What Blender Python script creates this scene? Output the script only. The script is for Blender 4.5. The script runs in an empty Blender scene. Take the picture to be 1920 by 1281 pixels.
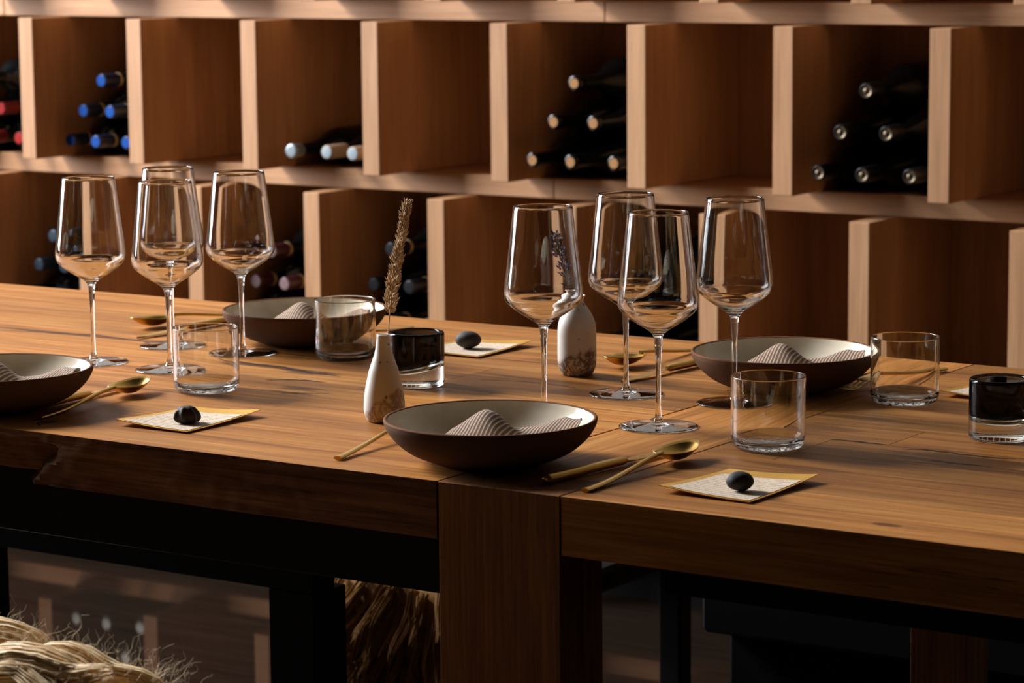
import bpy, bmesh, math, random
from mathutils import Vector, Matrix, noise
random.seed(7)
S = bpy.context.scene
COL = S.collection
PI = math.pi

# ------------------------------------------------------------------ camera, world, light, exposure
cam_d = bpy.data.cameras.new('camera'); cam = bpy.data.objects.new('camera', cam_d); COL.objects.link(cam)
cam_d.sensor_width = 36.0; cam_d.lens = 97.65; cam_d.clip_start = 0.05; cam_d.clip_end = 60
R_ = Vector((0.83276109, 0.55355317, -0.00937345)); U_ = Vector((-0.07246124, 0.12576405, 0.98941032)); F_ = Vector((-0.54887006, 0.8232632, -0.14484255))
CZ = 1.339
cam.matrix_world = Matrix(((R_.x, U_.x, -F_.x, 0), (R_.y, U_.y, -F_.y, 0), (R_.z, U_.z, -F_.z, CZ), (0, 0, 0, 1)))
cam_d.dof.use_dof = True; cam_d.dof.focus_distance = 2.68; cam_d.dof.aperture_fstop = 15.0
S.camera = cam
S.view_settings.view_transform = 'Standard'; S.view_settings.look = 'None'
S.view_settings.exposure = 0.0; S.view_settings.gamma = 1.0; S.view_settings.use_curve_mapping = False
S.cycles.max_bounces = 14; S.cycles.transmission_bounces = 14; S.cycles.glossy_bounces = 6; S.cycles.diffuse_bounces = 5
S.cycles.sample_clamp_indirect = 6.0

W = bpy.data.worlds.new('world'); S.world = W; W.use_nodes = True
W.node_tree.nodes['Background'].inputs[0].default_value = (0.9, 0.75, 0.6, 1)
W.node_tree.nodes['Background'].inputs[1].default_value = 0.007


def area(name, loc, target, sx, sy, power, color):
    l = bpy.data.lights.new(name, 'AREA'); l.shape = 'RECTANGLE'; l.size = sx; l.size_y = sy
    l.energy = power; l.color = color
    o = bpy.data.objects.new(name, l); COL.objects.link(o); o.location = loc
    o.rotation_euler = (Vector(target) - Vector(loc)).to_track_quat('-Z', 'Y').to_euler()
    return o


# one tall window on the left: bright sky in its upper half, dimmer horizon in its lower half
area('window_daylight', (-6.17, 2.70, 3.60), (0, 2.70, 3.60), 1.8, 1.70, 760, (0.96, 1.0, 1.08))
area('window_daylight', (-6.17, 2.60, 1.82), (0, 2.60, 1.82), 1.8, 1.70, 215, (0.95, 1.0, 1.10))

# ------------------------------------------------------------------ materials
MATS = {}


def new_mat(name):
    m = bpy.data.materials.new(name); m.use_nodes = True; m.node_tree.nodes.clear(); MATS[name] = m
    return m, m.node_tree


def nd(nt, typ, **kw):
    n = nt.nodes.new(typ)
    for k, v in kw.items():
        if k.startswith('_'):
            setattr(n, k[1:], v)
        else:
            n.inputs[k.replace('__', ' ')].default_value = v
    return n


def ramp(nt, stops, fac):
    r = nt.nodes.new('ShaderNodeValToRGB'); e = r.color_ramp.elements
    while len(e) < len(stops):
        e.new(0.5)
    for i, (p, c) in enumerate(stops):
        e[i].position = p; e[i].color = (*c, 1) if len(c) == 3 else c
    nt.links.new(fac, r.inputs[0]); return r


def mth(nt, op, a, b=None, clamp=False):
    n = nt.nodes.new('ShaderNodeMath'); n.operation = op; n.use_clamp = clamp
    for i, v in enumerate((a, b)):
        if v is None:
            continue
        if isinstance(v, (int, float)):
            n.inputs[i].default_value = v
        else:
            nt.links.new(v, n.inputs[i])
    return n.outputs[0]


def mixc(nt, fac, a, b, mode='MIX'):
    n = nt.nodes.new('ShaderNodeMixRGB'); n.blend_type = mode
    for i, v in enumerate((fac, a, b)):
        if isinstance(v, (int, float)):
            n.inputs[i].default_value = v
        elif isinstance(v, tuple):
            n.inputs[i].default_value = (*v, 1)
        else:
            nt.links.new(v, n.inputs[i])
    return n.outputs[0]


def finish(nt, bsdf):
    o = nt.nodes.new('ShaderNodeOutputMaterial'); nt.links.new(bsdf.outputs[0], o.inputs[0])


def simple(name, color, rough=0.5, metal=0.0, spec=0.5, coat=0.0):
    m, nt = new_mat(name)
    b = nd(nt, 'ShaderNodeBsdfPrincipled'); b.inputs['Base Color'].default_value = (*color, 1)
    b.inputs['Roughness'].default_value = rough; b.inputs['Metallic'].default_value = metal
    b.inputs['Specular IOR Level'].default_value = spec; b.inputs['Coat Weight'].default_value = coat
    # faint procedural unevenness so that no surface is perfectly flat
    tc = nt.nodes.new('ShaderNodeTexCoord'); nz = nd(nt, 'ShaderNodeTexNoise', Scale=60.0, Detail=4.0)
    nt.links.new(tc.outputs['Object'], nz.inputs['Vector'])
    c = mixc(nt, nz.outputs[0], tuple(x * 0.85 for x in color), tuple(min(1, x * 1.12) for x in color))
    nt.links.new(c, b.inputs['Base Color'])
    finish(nt, b); return m


def wood(name, axis, dark, mid, light, rough=0.5, scale=1.0, fine=0.35, contrast=(0.3, 0.7), var=0.25, knots=(), bump=0.06, spec=0.35, blotch=0.0):
    """grain runs along axis (0 x, 1 y, 2 z) in object space; each object gets its own offset and tone"""
    m, nt = new_mat(name)
    tc = nt.nodes.new('ShaderNodeTexCoord'); oi = nt.nodes.new('ShaderNodeObjectInfo')
    off = nt.nodes.new('ShaderNodeVectorMath'); off.operation = 'ADD'
    cmb = nt.nodes.new('ShaderNodeCombineXYZ')
    r13 = mth(nt, 'MULTIPLY', oi.outputs['Random'], 13.7); r7 = mth(nt, 'MULTIPLY', oi.outputs['Random'], 7.3)
    for k, r in enumerate((r13, r7, r13)):
        nt.links.new(r, cmb.inputs[k])
    nt.links.new(tc.outputs['Object'], off.inputs[0]); nt.links.new(cmb.outputs[0], off.inputs[1])

    def stretched(lo, hi, detail, dist, vec=off.outputs[0]):
        mp = nt.nodes.new('ShaderNodeMapping'); sc = [hi] * 3; sc[axis] = lo
        mp.inputs['Scale'].default_value = sc
        nt.links.new(vec, mp.inputs['Vector'])
        n = nd(nt, 'ShaderNodeTexNoise', Scale=1.0, Detail=detail, Roughness=0.6, Distortion=dist)
        nt.links.new(mp.outputs[0], n.inputs['Vector']); return n.outputs[0]
    a = stretched(1.6 * scale, 22 * scale, 6, 0.6)
    f = stretched(9 * scale, 300 * scale, 3, 0.1)
    lowf = stretched(1.2, 5, 2, 0.3)
    mf = stretched(4.5 * scale, 95 * scale, 5, 0.5)
    blend = mth(nt, 'ADD', mth(nt, 'MULTIPLY', a, 0.55), mth(nt, 'MULTIPLY', mf, 0.45))
    base = ramp(nt, [(contrast[0] + .06, dark), (0.5, mid), (contrast[1] - .06, light)], blend).outputs[0]
    fr = ramp(nt, [(0.3, (1 - fine,) * 3), (0.7, (1 + fine * 0.3,) * 3)], f).outputs[0]
    c = mixc(nt, 1.0, base, fr, 'MULTIPLY')
    tone = mth(nt, 'ADD', mth(nt, 'MULTIPLY', oi.outputs['Random'], var), 1.0 - var * 0.55)
    tn = nt.nodes.new('ShaderNodeCombineXYZ')
    for k in range(3):
        nt.links.new(tone, tn.inputs[k])
    c = mixc(nt, 1.0, c, tn.outputs[0], 'MULTIPLY')
    if blotch:
        bl = ramp(nt, [(0.35, (1 - blotch,) * 3), (0.62, (1.0,) * 3)], lowf).outputs[0]
        c = mixc(nt, 1.0, c, bl, 'MULTIPLY')
    kmask = None
    for (kx, ky, sx, sy, amp) in knots:      # dark knots, heart streaks and checks at their own places in the boards
        mp = nt.nodes.new('ShaderNodeMapping'); mp.vector_type = 'POINT'
        mp.inputs['Location'].default_value = (-kx / sx, -ky / sy, 0); mp.inputs['Scale'].default_value = (1 / sx, 1 / sy, 0)
        nt.links.new(tc.outputs['Object'], mp.inputs['Vector'])
        ln = nt.nodes.new('ShaderNodeVectorMath'); ln.operation = 'LENGTH'; nt.links.new(mp.outputs[0], ln.inputs[0])
        d = mth(nt, 'ADD', ln.outputs['Value'], mth(nt, 'MULTIPLY', mth(nt, 'SUBTRACT', blend, 0.5), 5.0))
        k = mth(nt, 'MULTIPLY', mth(nt, 'MULTIPLY', mth(nt, 'SUBTRACT', 1.0, d, True), 3.0, True), amp * .85, True)
        kmask = k if kmask is None else mth(nt, 'MAXIMUM', kmask, k)
    if kmask is not None:
        c = mixc(nt, kmask, c, tuple(x * 0.22 for x in dark))
        ck = stretched(0.9, 34, 4, 1.2)
        crack = ramp(nt, [(0.492, (0, 0, 0)), (0.5, (1, 1, 1)), (0.508, (0, 0, 0))], ck).outputs[0]
        gate = ramp(nt, [(0.47, (0, 0, 0)), (0.56, (0.8,) * 3)], lowf).outputs[0]
        c = mixc(nt, mixc(nt, 1.0, crack, gate, 'MULTIPLY'), c, tuple(x * 0.3 for x in dark))
    b = nd(nt, 'ShaderNodeBsdfPrincipled', Roughness=rough); b.inputs['Specular IOR Level'].default_value = spec
    nt.links.new(c, b.inputs['Base Color'])
    if bump:
        bp = nd(nt, 'ShaderNodeBump', Strength=bump, Distance=0.002); nt.links.new(f, bp.inputs['Height']); nt.links.new(bp.outputs[0], b.inputs['Normal'])
    finish(nt, b); return m


FIR = dict(dark=(0.300, 0.142, 0.056), mid=(0.365, 0.180, 0.075), light=(0.415, 0.218, 0.100))
wood('fir_upright', 2, **FIR, rough=0.55, fine=0.14, var=0.12, bump=0.03)
wood('fir_shelf', 0, **FIR, rough=0.55, fine=0.14, var=0.12, bump=0.03)
OAK = dict(dark=(0.27, 0.088, 0.018), mid=(0.45, 0.172, 0.036), light=(0.60, 0.265, 0.066))
KN = [(-1.96, 2.432, 0.06, 0.012, 1.0), (-1.885, 2.416, 0.05, 0.012, 1), (-1.604, 2.470, 0.11, 0.040, .7), (-1.56, 2.455, .035, .022, 1), (-1.822, 2.322, .04, .018, .8),
      (-2.33, 2.508, 0.14, 0.007, 1), (-1.03, 2.300, .12, .045, .9), (-0.93, 2.285, .09, .03, .8), (-1.915, 2.027, .010, .012, 1), (-1.81, 2.297, .05, .008, .9),
      (-1.905, 2.245, .05, .012, .7), (-1.35, 2.40, .06, .022, .5), (-1.16, 2.20, .05, .010, .6), (-1.22, 2.46, .08, .022, .6), (-1.72, 2.36, .06, .02, .5), (-1.66, 2.62, .08, .02, .5), (-2.5, 2.36, .10, .02, .5), (-1.24, 2.40, .05, .03, .6), (-0.98, 2.02, .012, .006, .9)]
wood('oak_top', 0, **OAK, rough=0.5, fine=0.34, var=0.55, knots=KN, bump=0.10, spec=0.07, blotch=0.22)
wood('oak_edge_shade', 0, dark=(0.13, 0.048, 0.018), mid=(0.24, 0.098, 0.036), light=(0.33, 0.15, 0.058), rough=0.7, fine=0.5, var=0.05, bump=0.25, spec=0.08, blotch=0.45)  # bark brown of the live edge, with the front's shade put into the colour
wood('oak_cross', 1, **OAK, rough=0.5, fine=0.3, var=0.1, bump=0.08, spec=0.07)
wood('oak_leg_shade', 2, dark=(0.15, 0.052, 0.016), mid=(0.26, 0.10, 0.03), light=(0.34, 0.15, 0.05), rough=0.5, fine=0.35, var=0.1, bump=0.06, spec=0.1)  # same oak as the top, darkened: the legs' shade is in the colour


def glass(name, color, ior=1.5, rough=0.0):
    m, nt = new_mat(name)
    b = nd(nt, 'ShaderNodeBsdfGlass', IOR=ior, Roughness=rough); b.inputs['Color'].default_value = (*color, 1)
    finish(nt, b); return m


glass('clear_glass', (0.985, 0.985, 0.98))
glass('votive_glass', (0.93, 0.95, 0.94))
glass('smoke_glass', (0.33, 0.32, 0.325))
simple('clay', (0.115, 0.058, 0.030), 0.85, spec=0.05)
simple('clay_rim', (0.155, 0.062, 0.026), 0.8, spec=0.05)
simple('glaze', (0.76, 0.66, 0.49), 0.14, spec=0.5)
simple('brass', (0.58, 0.34, 0.075), 0.32, metal=1.0)
simple('brass_sheet', (0.78, 0.44, 0.055), 0.42, metal=1.0)
simple('stone_dark', (0.020, 0.018, 0.018), 0.7, spec=0.25)
simple('stone_brown', (0.036, 0.026, 0.020), 0.75)
simple('nut_shell', (0.036, 0.022, 0.015), 0.65, spec=0.25)
simple('bottle_glass', (0.003, 0.004, 0.004), 0.16, spec=0.22)
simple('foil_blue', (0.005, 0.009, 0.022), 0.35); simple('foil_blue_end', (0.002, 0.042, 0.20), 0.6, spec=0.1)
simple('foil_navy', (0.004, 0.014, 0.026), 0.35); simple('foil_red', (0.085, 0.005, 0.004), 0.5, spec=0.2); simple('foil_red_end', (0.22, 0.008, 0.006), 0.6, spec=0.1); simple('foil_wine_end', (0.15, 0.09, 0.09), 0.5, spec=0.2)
simple('foil_black', (0.004, 0.004, 0.005), 0.35, spec=0.3); simple('foil_wine', (0.04, 0.008, 0.012), 0.35)
simple('foil_gold_end', (0.085, 0.062, 0.036), 0.3, metal=0.8); simple('foil_cream', (0.26, 0.18, 0.115), 0.55)
simple('tin_end', (0.26, 0.30, 0.31), 0.35, metal=0.7); simple('cork', (0.30, 0.155, 0.065), 0.9, spec=0.1); simple('gold_band', (0.34, 0.24, 0.11), 0.4, metal=0.4)
simple('label_paper', (0.60, 0.48, 0.33), 0.7)
simple('black_steel', (0.010, 0.0095, 0.009), 0.6, spec=0.08)
simple('black_wood', (0.006, 0.005, 0.0045), 0.7, spec=0.04)
simple('plaster', (0.30, 0.26, 0.22), 0.9)
simple('frame_paint', (0.05, 0.045, 0.04), 0.5)
simple('grass_stem', (0.42, 0.27, 0.09), 0.6); simple('grass_seed', (0.50, 0.34, 0.18), 0.8)
simple('lavender_stem', (0.10, 0.10, 0.055), 0.7); simple('lavender_bud', (0.055, 0.032, 0.060), 0.8); simple('lavender_petal', (0.26, 0.12, 0.42), 0.7)
simple('pale_outline', (0.75, 0.78, 0.8), 0.6)
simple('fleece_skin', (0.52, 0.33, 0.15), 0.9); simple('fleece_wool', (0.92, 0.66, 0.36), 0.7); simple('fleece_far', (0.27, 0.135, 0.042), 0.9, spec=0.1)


def ceramic(name, stain_z, stain_side, stain):
    """white bisque with brown mineral marbling that gathers towards the foot"""
    m, nt = new_mat(name)
    tc = nt.nodes.new('ShaderNodeTexCoord')
    n1 = nd(nt, 'ShaderNodeTexNoise', Scale=58.0, Detail=6.0, Roughness=0.8, Distortion=0.7); nt.links.new(tc.outputs['Object'], n1.inputs['Vector'])
    n2 = nd(nt, 'ShaderNodeTexNoise', Scale=38.0, Detail=3.0); nt.links.new(tc.outputs['Object'], n2.inputs['Vector'])
    sp = nt.nodes.new('ShaderNodeSeparateXYZ'); nt.links.new(tc.outputs['Object'], sp.inputs[0])
    h = mth(nt, 'ADD', mth(nt, 'MULTIPLY', sp.outputs[2], -1 / stain_z), 1.0)
    h = mth(nt, 'ADD', h, mth(nt, 'MULTIPLY', sp.outputs[0], stain_side))
    h = mth(nt, 'ADD', h, mth(nt, 'MULTIPLY', mth(nt, 'SUBTRACT', n2.outputs[0], 0.5), 1.1))
    gate = ramp(nt, [(0.34, (0,) * 3), (0.5, (1,) * 3)], h).outputs[0]
    vein = ramp(nt, [(0.40, (0,) * 3), (0.47, (1,) * 3), (0.53, (0.9,) * 3), (0.60, (0,) * 3)], n1.outputs[0]).outputs[0]
    spk = nd(nt, 'ShaderNodeTexNoise', Scale=160.0, Detail=1.0); nt.links.new(tc.outputs['Object'], spk.inputs['Vector'])
    sk = ramp(nt, [(0.70, (0,) * 3), (0.74, (0.8,) * 3)], spk.outputs[0]).outputs[0]
    c = mixc(nt, mixc(nt, 1.0, gate, vein, 'MULTIPLY'), (0.70, 0.62, 0.52), stain)
    c = mixc(nt, sk, c, (0.16, 0.07, 0.04))
    b = nd(nt, 'ShaderNodeBsdfPrincipled', Roughness=0.5); nt.links.new(c, b.inputs['Base Color']); finish(nt, b); return m


ceramic('bisque_speckled', 0.030, 26.0, (0.36, 0.25, 0.17))
ceramic('bisque_marbled', 0.040, 5.0, (0.13, 0.07, 0.04))


def napkin_mat():
    m, nt = new_mat('striped_linen')
    uv = nt.nodes.new('ShaderNodeUVMap')
    sp = nt.nodes.new('ShaderNodeSeparateXYZ'); nt.links.new(uv.outputs[0], sp.inputs[0])
    tc = nt.nodes.new('ShaderNodeTexCoord')
    n = nd(nt, 'ShaderNodeTexNoise', Scale=900.0, Detail=2.0); nt.links.new(tc.outputs['Object'], n.inputs['Vector'])
    s = mth(nt, 'FRACT', mth(nt, 'MULTIPLY', sp.outputs[0], 31.0))
    st = ramp(nt, [(0.0, (0.46, 0.34, 0.24)), (0.28, (0.50, 0.375, 0.265)), (0.36, (0.135, 0.078, 0.052)), (0.92, (0.16, 0.095, 0.064)), (1.0, (0.46, 0.34, 0.24))], s).outputs[0]
    weave = ramp(nt, [(0.3, (0.72,) * 3), (0.7, (1.15,) * 3)], n.outputs[0]).outputs[0]
    c = mixc(nt, 1.0, st, weave, 'MULTIPLY')
    b = nd(nt, 'ShaderNodeBsdfPrincipled', Roughness=0.95); b.inputs['Specular IOR Level'].default_value = 0.1
    nt.links.new(c, b.inputs['Base Color'])
    bp = nd(nt, 'ShaderNodeBump', Strength=0.4, Distance=0.001); nt.links.new(s, bp.inputs['Height']); nt.links.new(bp.outputs[0], b.inputs['Normal'])
    finish(nt, b)


napkin_mat()


def paper_mat():
    """cream menu sheet with lines of small illegible handwriting"""
    m, nt = new_mat('written_paper')
    tc = nt.nodes.new('ShaderNodeTexCoord'); sp = nt.nodes.new('ShaderNodeSeparateXYZ'); nt.links.new(tc.outputs['Object'], sp.inputs[0])
    ln = mth(nt, 'FRACT', mth(nt, 'MULTIPLY', sp.outputs[1], 150.0))
    inl = ramp(nt, [(0.0, (0,) * 3), (0.30, (0,) * 3), (0.36, (1,) * 3), (0.62, (1,) * 3), (0.68, (0,) * 3)], ln).outputs[0]
    mp = nt.nodes.new('ShaderNodeMapping'); mp.inputs['Scale'].default_value = (300, 150, 1); nt.links.new(tc.outputs['Object'], mp.inputs['Vector'])
    n = nd(nt, 'ShaderNodeTexNoise', Scale=1.0, Detail=4.0, Distortion=1.5); nt.links.new(mp.outputs[0], n.inputs['Vector'])
    w = ramp(nt, [(0.43, (0,) * 3), (0.50, (0.8,) * 3)], n.outputs[0]).outputs[0]
    k = mixc(nt, 1.0, inl, w, 'MULTIPLY')
    c = mixc(nt, k, (0.64, 0.485, 0.33), (0.24, 0.165, 0.11))
    b = nd(nt, 'ShaderNodeBsdfPrincipled', Roughness=0.8); nt.links.new(c, b.inputs['Base Color']); finish(nt, b)


paper_mat()


def floor_mat():
    m, nt = new_mat('polished_floor')
    tc = nt.nodes.new('ShaderNodeTexCoord')
    mp = nt.nodes.new('ShaderNodeMapping'); mp.inputs['Scale'].default_value = (3, 40, 1); nt.links.new(tc.outputs['Object'], mp.inputs['Vector'])
    n = nd(nt, 'ShaderNodeTexNoise', Scale=1.0, Detail=6.0, Roughness=0.65); nt.links.new(mp.outputs[0], n.inputs['Vector'])
    c = ramp(nt, [(0.3, (0.007, 0.0045, 0.003)), (0.7, (0.014, 0.009, 0.006))], n.outputs[0]).outputs[0]
    d = nd(nt, 'ShaderNodeBsdfDiffuse'); nt.links.new(c, d.inputs['Color'])
    g = nd(nt, 'ShaderNodeBsdfGlossy', Roughness=0.045); g.inputs['Color'].default_value = (1.0, 0.78, 0.62, 1)
    mx = nt.nodes.new('ShaderNodeMixShader'); mx.inputs[0].default_value = 0.11       # waxed stone: a dull polish
    nt.links.new(d.outputs[0], mx.inputs[1]); nt.links.new(g.outputs[0], mx.inputs[2]); finish(nt, mx)


floor_mat()

# ------------------------------------------------------------------ mesh helpers


def link(name, me, mat=None, parent=None, loc=(0, 0, 0), rz=0.0, smooth=False):
    o = bpy.data.objects.new(name, me); COL.objects.link(o)
    if mat and not me.materials:
        for k in (mat if isinstance(mat, (list, tuple)) else [mat]):
            me.materials.append(MATS[k])
    o.location = loc; o.rotation_euler = (0, 0, rz)
    if parent:
        o.parent = parent
    if smooth:
        for p in me.polygons:
            p.use_smooth = True
    return o


def pydata(name, v, f, smooth=False):
    me = bpy.data.meshes.new(name); me.from_pydata([tuple(x) for x in v], [], f); me.update()
    bm = bmesh.new(); bm.from_mesh(me); bmesh.ops.recalc_face_normals(bm, faces=bm.faces); bm.to_mesh(me); bm.free()
    if smooth:
        for p in me.polygons:
            p.use_smooth = True
    return me


def boxmesh(name, x0, x1, y0, y1, z0, z1, bevel=0.0):
    bm = bmesh.new(); bmesh.ops.create_cube(bm, size=1)
    for v in bm.verts:
        v.co = Vector(((x0 + x1) / 2 + v.co.x * (x1 - x0), (y0 + y1) / 2 + v.co.y * (y1 - y0), (z0 + z1) / 2 + v.co.z * (z1 - z0)))
    if bevel:
        bmesh.ops.bevel(bm, geom=bm.edges[:], offset=bevel, segments=1, affect='EDGES')
    me = bpy.data.meshes.new(name); bm.to_mesh(me); bm.free(); return me


def smoothed(pts, n=5):
    out = []
    for i in range(len(pts) - 1):
        p0, p1, p2, p3 = pts[max(i - 1, 0)], pts[i], pts[i + 1], pts[min(i + 2, len(pts) - 1)]
        for k in range(n):
            t = k / n
            out.append(tuple(0.5 * (2 * b + (c - a) * t + (2 * a - 5 * b + 4 * c - d) * t * t + (3 * b - a - 3 * c + d) * t ** 3) for a, b, c, d in zip(p0, p1, p2, p3)))
    out.append(tuple(pts[-1])); return out


def lathe(name, prof, seg=64, shape=None, closed=False):
    """prof: list of (r, z) from one end to the other; r == 0 ends in a pole"""
    v, f, rings = [], [], []
    for (r, z) in prof:
        if r < 1e-7:
            rings.append([len(v)]); v.append((0, 0, z))
        else:
            ring = []
            for i in range(seg):
                a = 2 * PI * i / seg; p = Vector((r * math.cos(a), r * math.sin(a), z))
                if shape:
                    p = shape(p)
                ring.append(len(v)); v.append(tuple(p))
            rings.append(ring)
    pairs = list(zip(rings, rings[1:]))
    if closed:
        pairs.append((rings[-1], rings[0]))
    for a, b in pairs:
        for i in range(seg):
            j = (i + 1) % seg
            if len(a) == 1 and len(b) == 1:
                continue
            if len(a) == 1:
                f.append((a[0], b[j], b[i]))
            elif len(b) == 1:
                f.append((a[i], a[j], b[0]))
            else:
                f.append((a[i], a[j], b[j], b[i]))
    me = bpy.data.meshes.new(name); me.from_pydata(v, [], f); me.update()
    for p in me.polygons:
        p.use_smooth = True
    return me


def fix_normals(me):
    bm = bmesh.new(); bm.from_mesh(me); bmesh.ops.recalc_face_normals(bm, faces=bm.faces); bm.to_mesh(me); bm.free(); return me


def sharp(me, deg=35):
    """smooth shading that keeps real edges crisp"""
    bm = bmesh.new(); bm.from_mesh(me)
    for e in bm.edges:
        if len(e.link_faces) == 2 and e.calc_face_angle(0) > math.radians(deg):
            e.smooth = False
    for fc in bm.faces:
        fc.smooth = True
    bm.to_mesh(me); bm.free(); return me


def sweep(pts, rads, seg=8, caps=True, up=Vector((0, 0, 1))):
    """tube through pts; rads are numbers or (across, vertical) pairs. returns verts, faces"""
    v, f = [], []
    n = len(pts); pts = [Vector(p) for p in pts]
    for i, p in enumerate(pts):
        t = (pts[min(i + 1, n - 1)] - pts[max(i - 1, 0)]).normalized()
        s = t.cross(up)
        s = s.normalized() if s.length > 1e-6 else Vector((1, 0, 0))
        w = s.cross(t).normalized()
        r = rads[i]; ra, rb = (r if isinstance(r, tuple) else (r, r))
        for k in range(seg):
            a = 2 * PI * k / seg
            v.append(p + s * (ra * math.cos(a)) + w * (rb * math.sin(a)))
    for i in range(n - 1):
        for k in range(seg):
            j = (k + 1) % seg
            f.append((i * seg + k, i * seg + j, (i + 1) * seg + j, (i + 1) * seg + k))
    if caps:
        f.append(tuple(range(seg))[::-1]); f.append(tuple((n - 1) * seg + k for k in range(seg)))
    return v, f


class Bag:
    def __init__(self): self.v, self.f = [], []

    def add(self, v, f):
        o = len(self.v); self.v += [tuple(x) for x in v]; self.f += [tuple(i + o for i in q) for q in f]

    def mesh(self, name, smooth=True):
        me = bpy.data.meshes.new(name); me.from_pydata(self.v, [], self.f); me.update()
        if smooth:
            for p in me.polygons:
                p.use_smooth = True
        return me


def tag(o, label, cat, group=None):
    o['label'] = label; o['category'] = cat
    if group:
        o['group'] = group
    return o


def empty(name, loc, rz=0.0):
    o = bpy.data.objects.new(name, None); COL.objects.link(o); o.location = loc; o.rotation_euler = (0, 0, rz); o.empty_display_size = 0.02
    return o


def copy_tree(o, parent=None):
    c = o.copy(); COL.objects.link(c)
    if parent is not None:
        c.parent = parent
    for ch in list(o.children):
        copy_tree(ch, c)
    return c


def place(o, loc, rz, label, group=None):
    o.location = loc; o.rotation_euler = (0, 0, rz); o['label'] = label
    if group:
        o['group'] = group
    return o


def structure(o):
    o['kind'] = 'structure'; return o


# ------------------------------------------------------------------ setting: floor, walls
YB = 4.5507                    # front plane of the rack uprights
SD = 0.122                     # shelves stand this far behind the upright fronts
DEPTH = 0.362                  # upright depth
structure(link('floor', boxmesh('floor', -7.2, 3.5, -1.6, 6.0, -0.06, 0.0), 'polished_floor'))
structure(link('wall_back', boxmesh('wall_back', -7.2, 3.5, YB + DEPTH + 0.03, YB + DEPTH + 0.16, 0.0, 4.8), 'plaster'))
# left wall with the window opening the daylight comes through
WX = -6.12
wv = Bag()


def addbox(bag, *b):
    m = boxmesh('t', *b); bag.add([x.co[:] for x in m.vertices], [tuple(p.vertices) for p in m.polygons]); bpy.data.meshes.remove(m)


wy0, wy1, wz0, wz1 = 1.62, 3.68, 0.88, 4.54
for b in ((WX - .1, WX, -1.6, wy0, 0, 4.8), (WX - .1, WX, wy1, YB + DEPTH + .03, 0, 4.8), (WX - .1, WX, wy0, wy1, 0, wz0), (WX - .1, WX, wy0, wy1, wz1, 4.8)):
    addbox(wv, *b)
structure(link('wall_left', wv.mesh('wall_left', False), 'plaster'))
wv = Bag()
for b in ((WX - .04, WX + .01, wy0, wy0 + .05, wz0, wz1), (WX - .04, WX + .01, wy1 - .05, wy1, wz0, wz1), (WX - .04, WX + .01, wy0 + .05, wy1 - .05, wz0, wz0 + .05), (WX - .04, WX + .01, wy0 + .05, wy1 - .05, wz1 - .05, wz1)):
    addbox(wv, *b)
structure(link('window_1', wv.mesh('window_1', False), 'frame_paint'))

# ------------------------------------------------------------------ wine rack
T = 0.041                      # board thickness
Z2 = CZ - 0.5247               # lower edge of the shelf in mid-picture
ROW = 0.3537
PX = 0.31537
A0, B0 = -4.3414, -4.18276     # left edges of the two staggered sets of uprights
rack = empty('wine_rack', (-2.9, YB + DEPTH / 2, 0))
tag(rack, 'tall pale fir wine rack with staggered open cubbies along the back wall', 'shelving')
RX0, RX1 = -4.985, -0.6


def board(name, x0, x1, y0, y1, z0, z1, mat, bevel=0.0012, parent=rack):
    c = Vector(((x0 + x1) / 2, (y0 + y1) / 2, (z0 + z1) / 2))
    me = boxmesh(name, x0 - c.x, x1 - c.x, y0 - c.y, y1 - c.y, z0 - c.z, z1 - c.z, bevel)
    o = link(name, me, mat, parent)
    o.location = c - parent.location
    return o


YS = YB + SD
zl = [Z2 + ROW * k for k in (-2, -1, 0, 1, 2)]      # lower edges of the shelves, bottom to top
seams = [[-3.6, -1.9], [-4.0, -2.3], [-3.011, -1.2], [-2.889, -4.5], [-3.3, -1.6]]
for z, ss in zip(zl, seams):
    xs = [RX0] + sorted(ss) + [RX1]
    for a, b in zip(xs, xs[1:]):
        board('shelf_board', a + 0.0008, b - 0.0008, YS, YB + DEPTH, z, z + T, 'fir_shelf')
upr = {}
for r in range(4):
    z0 = zl[r] + T; z1 = zl[r + 1]
    base = (A0, B0, A0, B0)[r]
    k0 = -2
    for k in range(k0, 12):
        x = base + PX * k
        if x > RX1 - T:
            break
        me = upr.get(r)
        c = Vector((x + T / 2, YB + DEPTH / 2, (z0 + z1) / 2))
        if me is None:
            me = upr[r] = boxmesh('upright', -T / 2, T / 2, -DEPTH / 2, DEPTH / 2, -(z1 - z0) / 2 + .0004, (z1 - z0) / 2 - .0004, 0.0012)
        o = link('upright', me, 'fir_upright', rack); o.location = c - rack.location
for k in range(6):                                   # back panels behind the cubbies
    a = RX0 + (RX1 - RX0) * k / 6
    board('back_panel', a + .001, a + (RX1 - RX0) / 6 - .001, YB + DEPTH + .001, YB + DEPTH + .02, zl[0], zl[4] + T, 'fir_upright', 0)
board('toe_kick', RX0, RX1, YS + .06, YS + .09, 0.0, zl[0], 'black_wood', 0)

# ------------------------------------------------------------------ table
ZT = CZ - 0.48
TH = 0.0526
TY0, TY1 = 1.981, 2.839
TX0, TX1 = -3.35, 0.25
LX0, LX1 = -1.4013, -1.2731
table = empty('dining_table', (0, 0, 0))
tag(table, 'long solid oak dining table with a live front edge and a flush slab leg', 'table')


def plank(x0, x1, y0, y1, mat='oak_top'):
    me = boxmesh('plank', x0, x1, y0, y1, ZT - TH, ZT, 0.0004)
    return link('plank', me, mat, table)


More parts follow.
